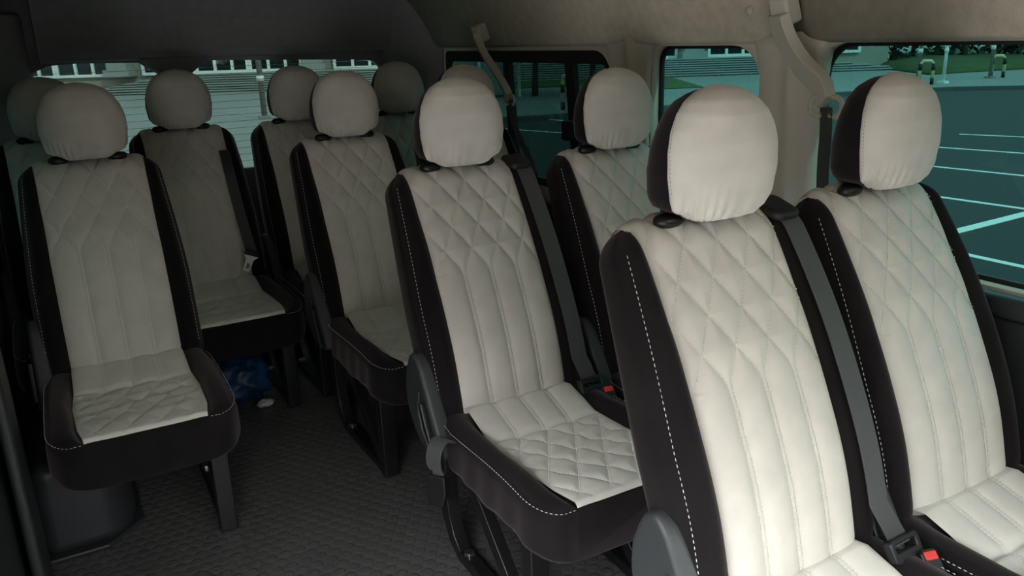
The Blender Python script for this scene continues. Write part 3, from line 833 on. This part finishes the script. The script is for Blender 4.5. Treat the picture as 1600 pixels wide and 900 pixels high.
LN = [((14.85, 7.9), (16.6, 3.0), 'farthest of the parking lines seen past the right headrest'),
      ((12.75, 7.7), (13.9, 2.2), 'second farthest parking line seen past the right headrest'),
      ((10.85, 6.4), (11.35, 2.0), 'parking line seen just above the right shoulder of the last seat'),
      ((8.78, 4.6), (8.95, 2.2), 'parking line meeting the window edge beside the black seat shoulder'),
      ((6.85, 3.17), (9.4, 3.24), 'thick crosswise parking line rising to the right edge'),
      ((6.45, 3.0), (6.42, 0.6), 'lowest parking line just above the window sill'),
      ((8.1, 18.1), (9.6, 12.9), 'parking line seen through the rear side window'),
      ((10.78, 17.1), (11.05, 15.1), 'short parking line near the kerb in the rear side window')]
for a, b, lab in LN:
    tag(line('parking_line', a, b, 0.13 if 'thick' in lab else 0.09), 'white painted '+lab, 'road marking', 'painted parking lines')
# wide stairs up to the building
A = np.array([0.6, 43.0]); B = np.array([36.5, 24.0]); t = (B-A)/np.linalg.norm(B-A); nn = np.array([-t[1], t[0]]); nn = nn if nn[1] > 0 else -nn
st = empty('staircase', (A[0], A[1], GZ), 'wide pale stone steps up to the building across the square', 'stairs')
ns = 8; LNG = np.linalg.norm(B-A)
for i in range(ns):
    z0 = GZ+0.02+i*0.095; a = A+nn*i*0.40+t*i*0.55; b = B+nn*i*0.40-t*i*0.75; c = b+nn*(1.3 if i == ns-1 else 0.55); d = a+nn*(1.3 if i == ns-1 else 0.55)
    o = slab('step', [tuple(a), tuple(b), tuple(c), tuple(d)], z0-0.03, z0+0.06, M['stone_dark']); o.parent = st; o.location = (-A[0], -A[1], -GZ)
    o2 = slab('tread', [tuple(a-nn*0.04), tuple(b-nn*0.04), tuple(c), tuple(d)], z0+0.055, z0+0.095, M['stone']); o2.parent = o
# building behind
bA = A+nn*4.2-t*18; bB = B+nn*4.2+t*1; zb = GZ+ns*0.095+0.02
bd = empty('building', (bA[0], bA[1], zb), 'long building with white framed glazing at the top of the steps', 'building')
wl = slab('wall', [tuple(bA), tuple(bB), tuple(bB+nn*8), tuple(bA+nn*8)], GZ, zb+9, M['facade']); wl.parent = bd; wl.location = (-bA[0], -bA[1], -zb)
Lb = np.linalg.norm(bB-bA); s = 0.6; k = 0
def fbox(nm, s0, s1, d0, d1, z0, z1, mt, par):
    p = [bA+t*s0-nn*d0, bA+t*s1-nn*d0, bA+t*s1-nn*d1, bA+t*s0-nn*d1]
    o = slab(nm, [tuple(q-bA) for q in p], z0, z1, mt); o.parent = par; return o
while s < Lb-3:
    wbay = 2.6
    if k % 4 == 3:
        fbox('column', s+0.1, s+1.1, 0.05, 1.0, 0.35, 8.5, M['stone'], bd); fbox('column_base', s-0.05, s+1.25, 0.02, 1.15, 0, 0.35, M['stone'], bd); s += 1.6
    else:
        w_ = fbox('window', s, s+wbay, 0.02, 0.08, 0.05, 4.2, M['darkglass'], bd)
        for q in (0, 0.36, 0.70, 1.0): fbox('window_frame', s+wbay*q-0.07, s+wbay*q+0.07, 0.08, 0.20, 0.0, 4.3, M['whiteframe'], w_)
        fbox('window_frame', s, s+wbay, 0.08, 0.18, 0.0, 0.14, M['whiteframe'], w_); s += wbay+0.15
    k += 1
# lawns
def lawn(poly, z, lab):
    R_ = slab('lawn', poly, GZ, z, M['grass']); tag(R_, lab, 'grass', kind='stuff'); return R_
def lawn_bank(front, rise, lab):
    F_ = [np.array(p) for p in front]; back = [p+np.array([7.5, 4.0, rise]) for p in F_]; far = [p+np.array([30, 16, rise-0.2]) for p in F_]
    V, F = grid([F_, [(a+b)/2+np.array([0, 0, rise*0.12]) for a, b in zip(F_, back)], back, far]); o = put('lawn', recalc(mesh(V, F)), M['grass']); sm = o.modifiers.new('s', 'SOLIDIFY'); sm.thickness = 0.1; sm.offset = -1
    return tag(o, lab, 'grass', kind='stuff')
g1 = [gr(1345, 122), gr(1420, 118), gr(1440, 133), gr(1600, 124)]
lawn_bank([gr(1372, 107), gr(1400, 111), gr(1451, 118), gr(1497, 115), gr(1600, 109), gr(1700, 105)], 0.40, 'green lawn bank right of the steps in the big side window')
q = [gr(1020, 118), gr(1100, 138), gr(1025, 140)]
lawn([(q[0][0]-3, q[0][1]), (q[0][0]+0.5, q[0][1]), (q[1][0], q[1][1]), (q[2][0]-2, q[2][1]+0.5)], GZ+0.05, 'small lawn corner at the left of the middle side window')
lawn([tuple(gr(u, v)[:2]) for u, v in ((60, 119), (105, 113), (182, 108), (150, 134), (112, 127))], GZ+0.12, 'green lawn at the left of the rear window')
lawn([(9.5, 31), (22, 27), (30, 60), (12, 60)], GZ+0.06, 'dim lawn behind the trees in the rear side window')
# mound behind the lawn with hedge
def tree(u, v, h, cr, lab, dist=None, leaves=1500, squash=0.8):
    p = gr(u, v); tr = empty('tree', tuple(p), lab, 'tree', 'trees around the car park')
    put('trunk', tube([(0, 0, 0), (0.05, 0, h*0.4), (0, 0.08, h*0.75)], [0.13, 0.10, 0.05], 8), M['bark'], tr)
    for sgn in (-1, 1): put('branch', tube([(0, 0, h*0.38), (sgn*0.5*cr, 0.2, h*0.62)], [0.06, 0.02], 6), M['bark'], tr)
    V = []; F = []; rng = random.Random(int(u))
    for i in range(leaves):
        while True:
            q = Vector((rng.uniform(-1, 1), rng.uniform(-1, 1), rng.uniform(-1, 1)))
            if 0.25 < q.length < 1 and noise.noise(q*2.2+Vector((u, 0, 0))) > -0.12: break
        c = Vector((q.x*cr, q.y*cr, h*0.72+q.z*cr*squash)); a = Vector((rng.gauss(0, 1), rng.gauss(0, 1), rng.gauss(0, 1))).normalized(); b = a.orthogonal().normalized(); sz = rng.uniform(0.10, 0.20)
        i0 = len(V); V += [c-a*sz, c+b*sz*0.6, c+a*sz, c-b*sz*0.6]; F.append((i0, i0+1, i0+2, i0+3))
    put('foliage', mesh(V, F), M['leaf'], tr); return tr
tree(836, 151, 3.4, 1.35, 'small round dark tree in the middle of the rear side window')
tree(925, 150, 3.6, 1.5, 'dark tree at the right pane of the rear side window')
tree(1506, 101, 6.5, 2.6, 'tree with a pale thick trunk on the lawn in the big side window', leaves=2600)
tree(1340, 99, 6.0, 2.4, 'dark leafy tree by the top of the steps in the big side window', leaves=2600)
tree(1425, 96, 6.5, 2.6, 'slanting dark tree between the steps and the tall pole', leaves=2400)
tree(1575, 92, 7.0, 3.0, 'dark tree by the white car at the far right', leaves=2600)
# hedge wall far behind
hd = empty('hedge', (50, 15, GZ), 'dark hedge row behind the lawn at the right', 'hedge')
V = []; F = []; rng = random.Random(3)
for i in range(9000):
    q_ = rng.random(); c = Vector((-18+q_*36, 24-q_*44+rng.uniform(-1, 1), rng.uniform(0, 4.5))); a = Vector((rng.gauss(0, 1), rng.gauss(0, 1), rng.gauss(0, 1))).normalized(); b = a.orthogonal().normalized(); sz = rng.uniform(.2, .4)
    i0 = len(V); V += [c-a*sz, c+b*sz*0.6, c+a*sz, c-b*sz*0.6]; F.append((i0, i0+1, i0+2, i0+3))
put('foliage', mesh(V, F), M['leaf'], hd)
# tall poles
def pole(u, v, h, lab, r=0.055, mt='pole'):
    p = gr(u, v); o = empty('street_pole', tuple(p), lab, 'pole')
    put('shaft', tube([(0, 0, 0), (0, 0, h)], [r*1.2, r], 10), M[mt], o); box('base_plate', (0, 0, 0.05), (0.3, 0.3, 0.1), M[mt], o, 0.01)
    put('band', tube([(0, 0, 1.1), (0, 0, 1.25)], r*1.5, 10), M['whiteframe'], o)
pole(1433, 131, 6, 'tall grey pole left of the white signpost'); pole(1546, 123, 6, 'tall grey pole near the right edge of the big side window')
pole(414, 186, 7, 'tall tan pole seen through the rear window', 0.07)
pole(1473, 131, 2.7, 'short white signpost between the two tall poles', 0.05, 'whiteframe')
# striped U-shaped bollards
def bollard(u, v, lab, w=0.42, h=0.85):
    p = gr(u, v); o = empty('bollard', tuple(p), lab, 'bollard', 'striped bollards on the kerb')
    a = np.array([0.6, -0.8, 0])*w/2
    put('hoop', tube([-a, -a+np.array([0, 0, h*0.85]), -a*0.6+np.array([0, 0, h]), a*0.6+np.array([0, 0, h]), a+np.array([0, 0, h*0.85]), a], 0.06, 8), M['yellow'], o)
    for sg in (-1, 1):
        for z in (0.0, 0.5): put('stripe', tube([a*sg+np.array([0, 0, z+0.02]), a*sg+np.array([0, 0, z+0.25])], 0.064, 8), M['rubber'], o)
    return o
bollard(1445, 133, 'striped hoop bollard beside the left tall pole'); bollard(1557, 122, 'striped hoop bollard beside the right tall pole')
bollard(886, 173, 'striped bollard seen between the mullions of the rear side window', 0.25, 1.0)
# pale kiosk in the rear quarter window
kk = gr(760, 154); ks = empty('kiosk', tuple(kk), 'pale grey kiosk with thin posts in the rear side window', 'kiosk')
o = box('panel', (-0.6, 0.5, 1.35), (3.4, 1.2, 2.3), M['stone'], ks, 0.02); 
for x in (-2.2, -0.4, 1.25): box('post', (x, -0.25, 1.35), (0.10, 0.10, 2.7), M['whiteframe'], ks)
box('roof', (-0.5, 0.4, 2.75), (4.0, 1.9, 0.10), M['whiteframe'], ks, 0.02)
# unseen buildings, added to block low sky on the door side and ahead
lb = empty('sky_blocker_building', (-14, 8, GZ), 'added dark building out of view on the open door side, blocking low sky', 'building')
box('wall', (0, 0, 2.75), (4, 42, 5.5), M['brick'], lb); box('roof', (0, 0, 5.6), (4.6, 42.6, 0.25), M['stone_dark'], lb)
for i_ in range(12):
    w_ = box('window', (2.0, -20+i_*3.6, 2.2), (0.08, 1.8, 1.8), M['darkglass'], lb); box('sill', (2.06, -20+i_*3.6, 1.25), (0.16, 2.0, 0.1), M['stone'], w_)
fb = empty('sky_blocker_building', (20, -26, GZ), 'added low dark building out of view ahead of the van, blocking low sky', 'building')  # also added out of view, hides low sky from the windscreen
box('wall', (0, 0, 3.0), (44, 6, 6.0), M['brick'], fb); box('roof', (0, 0, 6.1), (44.6, 6.6, 0.25), M['stone_dark'], fb)
for i_ in range(11):
    w_ = box('window', (-19+i_*3.8, 3.0, 2.4), (1.8, 0.08, 2.0), M['darkglass'], fb); box('sill', (-19+i_*3.8, 3.06, 1.35), (2.0, 0.16, 0.1), M['stone'], w_)
tbk = empty('sky_blocker_block', (-16.5, -21.5, GZ), 'added tall dark block out of view diagonally ahead, blocking low sky', 'building'); tbk.rotation_euler.z = -0.66  # added unseen block, keeps low diagonal sky off the rear rows
box('wall', (0, 0, 4.9), (34, 8, 9.8), M['brick'], tbk); box('roof', (0, 0, 9.9), (34.6, 8.6, 0.25), M['stone_dark'], tbk)
for i_ in range(9):
    for j_ in range(2):
        w_ = box('window', (-14+i_*3.5, 4.0, 2.6+j_*3.6), (1.8, 0.08, 1.8), M['darkglass'], tbk); box('sill', (-14+i_*3.5, 4.06, 1.65+j_*3.6), (2.0, 0.16, 0.1), M['stone'], w_)
# white car
def car(u, v, lab):
    p = gr(u, v); c = empty('car', tuple(p), lab, 'car'); c.rotation_euler.z = -0.9
    side = [(-2.1, .35), (-2.1, .75), (-1.9, .85), (-1.2, .95), (-0.7, 1.35), (0.7, 1.40), (1.4, 1.0), (2.1, .85), (2.2, .35)]
    prism('body', side, -0.82, 0.82, 1, M['body'], c, 0.08)
    prism('window', [(-1.05, .97), (-0.62, 1.28), (0.62, 1.32), (1.1, 1.0)], -0.835, 0.835, 1, M['darkglass'], c, 0.01)
    for x in (-1.35, 1.4):
        for y in (-0.72, 0.72):
            prism('wheel', [(x+0.33*math.cos(a), 0.33+0.33*math.sin(a)) for a in np.linspace(0, 2*PI, 20, endpoint=False)], y-0.11, y+0.11, 1, M['rubber'], c, 0.02)
car(1592, 88, 'white car parked far off at the right edge of the big side window')

# ------------------------------------------------------------------ light
w = bpy.data.worlds.new('world'); scene.world = w; w.use_nodes = True; nt = w.node_tree
bg_ = nt.nodes['Background']; bg_.inputs['Color'].default_value = (0.93, 0.95, 1.0, 1); bg_.inputs['Strength'].default_value = 23.0
tcn = nt.nodes.new('ShaderNodeTexCoord'); sx = nt.nodes.new('ShaderNodeSeparateXYZ'); rp = nt.nodes.new('ShaderNodeValToRGB')
nt.links.new(tcn.outputs['Generated'], sx.inputs[0]); nt.links.new(sx.outputs['Z'], rp.inputs['Fac']); nt.links.new(rp.outputs['Color'], bg_.inputs['Color'])
rp.color_ramp.elements[0].color = (1.0, 0.96, 0.90, 1); rp.color_ramp.elements[1].color = (0.72, 0.76, 0.86, 1); rp.color_ramp.elements[1].position = 0.9
sun = bpy.data.lights.new('sun', 'SUN'); sun.energy = 20.0; sun.angle = 0.01; sun.color = (1, 0.93, 0.82)
so = bpy.data.objects.new('sun', sun); COL.objects.link(so)
sd = Vector((-0.15, 0.74, -0.64)).normalized()     # direction the light travels
so.rotation_euler = sd.to_track_quat('-Z', 'Y').to_euler()
def portal(c, sx_, sy_, rot):
    l = bpy.data.lights.new('portal', 'AREA'); l.shape = 'RECTANGLE'; l.size = sx_; l.size_y = sy_; l.cycles.is_portal = True
    o = bpy.data.objects.new('portal', l); COL.objects.link(o); o.location = c; o.rotation_euler = rot
portal((XL-0.06, (YF+YO)/2, 0.72), YO-YF, 1.5, (0, -PI/2, 0)); bpy.data.objects['portal'].rotation_euler = Vector((1, 0, 0)).to_track_quat('-Z', 'Z').to_euler()
portal(((XR+XL)/2, -2.80, 1.27), 1.9, 1.0, Vector((0, 0.84, -0.55)).to_track_quat('-Z', 'Y').to_euler())

scene.view_settings.view_transform = 'Standard'; scene.view_settings.look = 'None'; scene.view_settings.gamma = 1
scene.view_settings.use_curve_mapping = False; scene.view_settings.exposure = -0.20
try:
    scene.cycles.use_denoising = True; scene.cycles.max_bounces = 10; scene.cycles.diffuse_bounces = 5; scene.cycles.transparent_max_bounces = 12
    scene.cycles.sample_clamp_indirect = 8; scene.cycles.use_adaptive_sampling = False
except Exception: pass
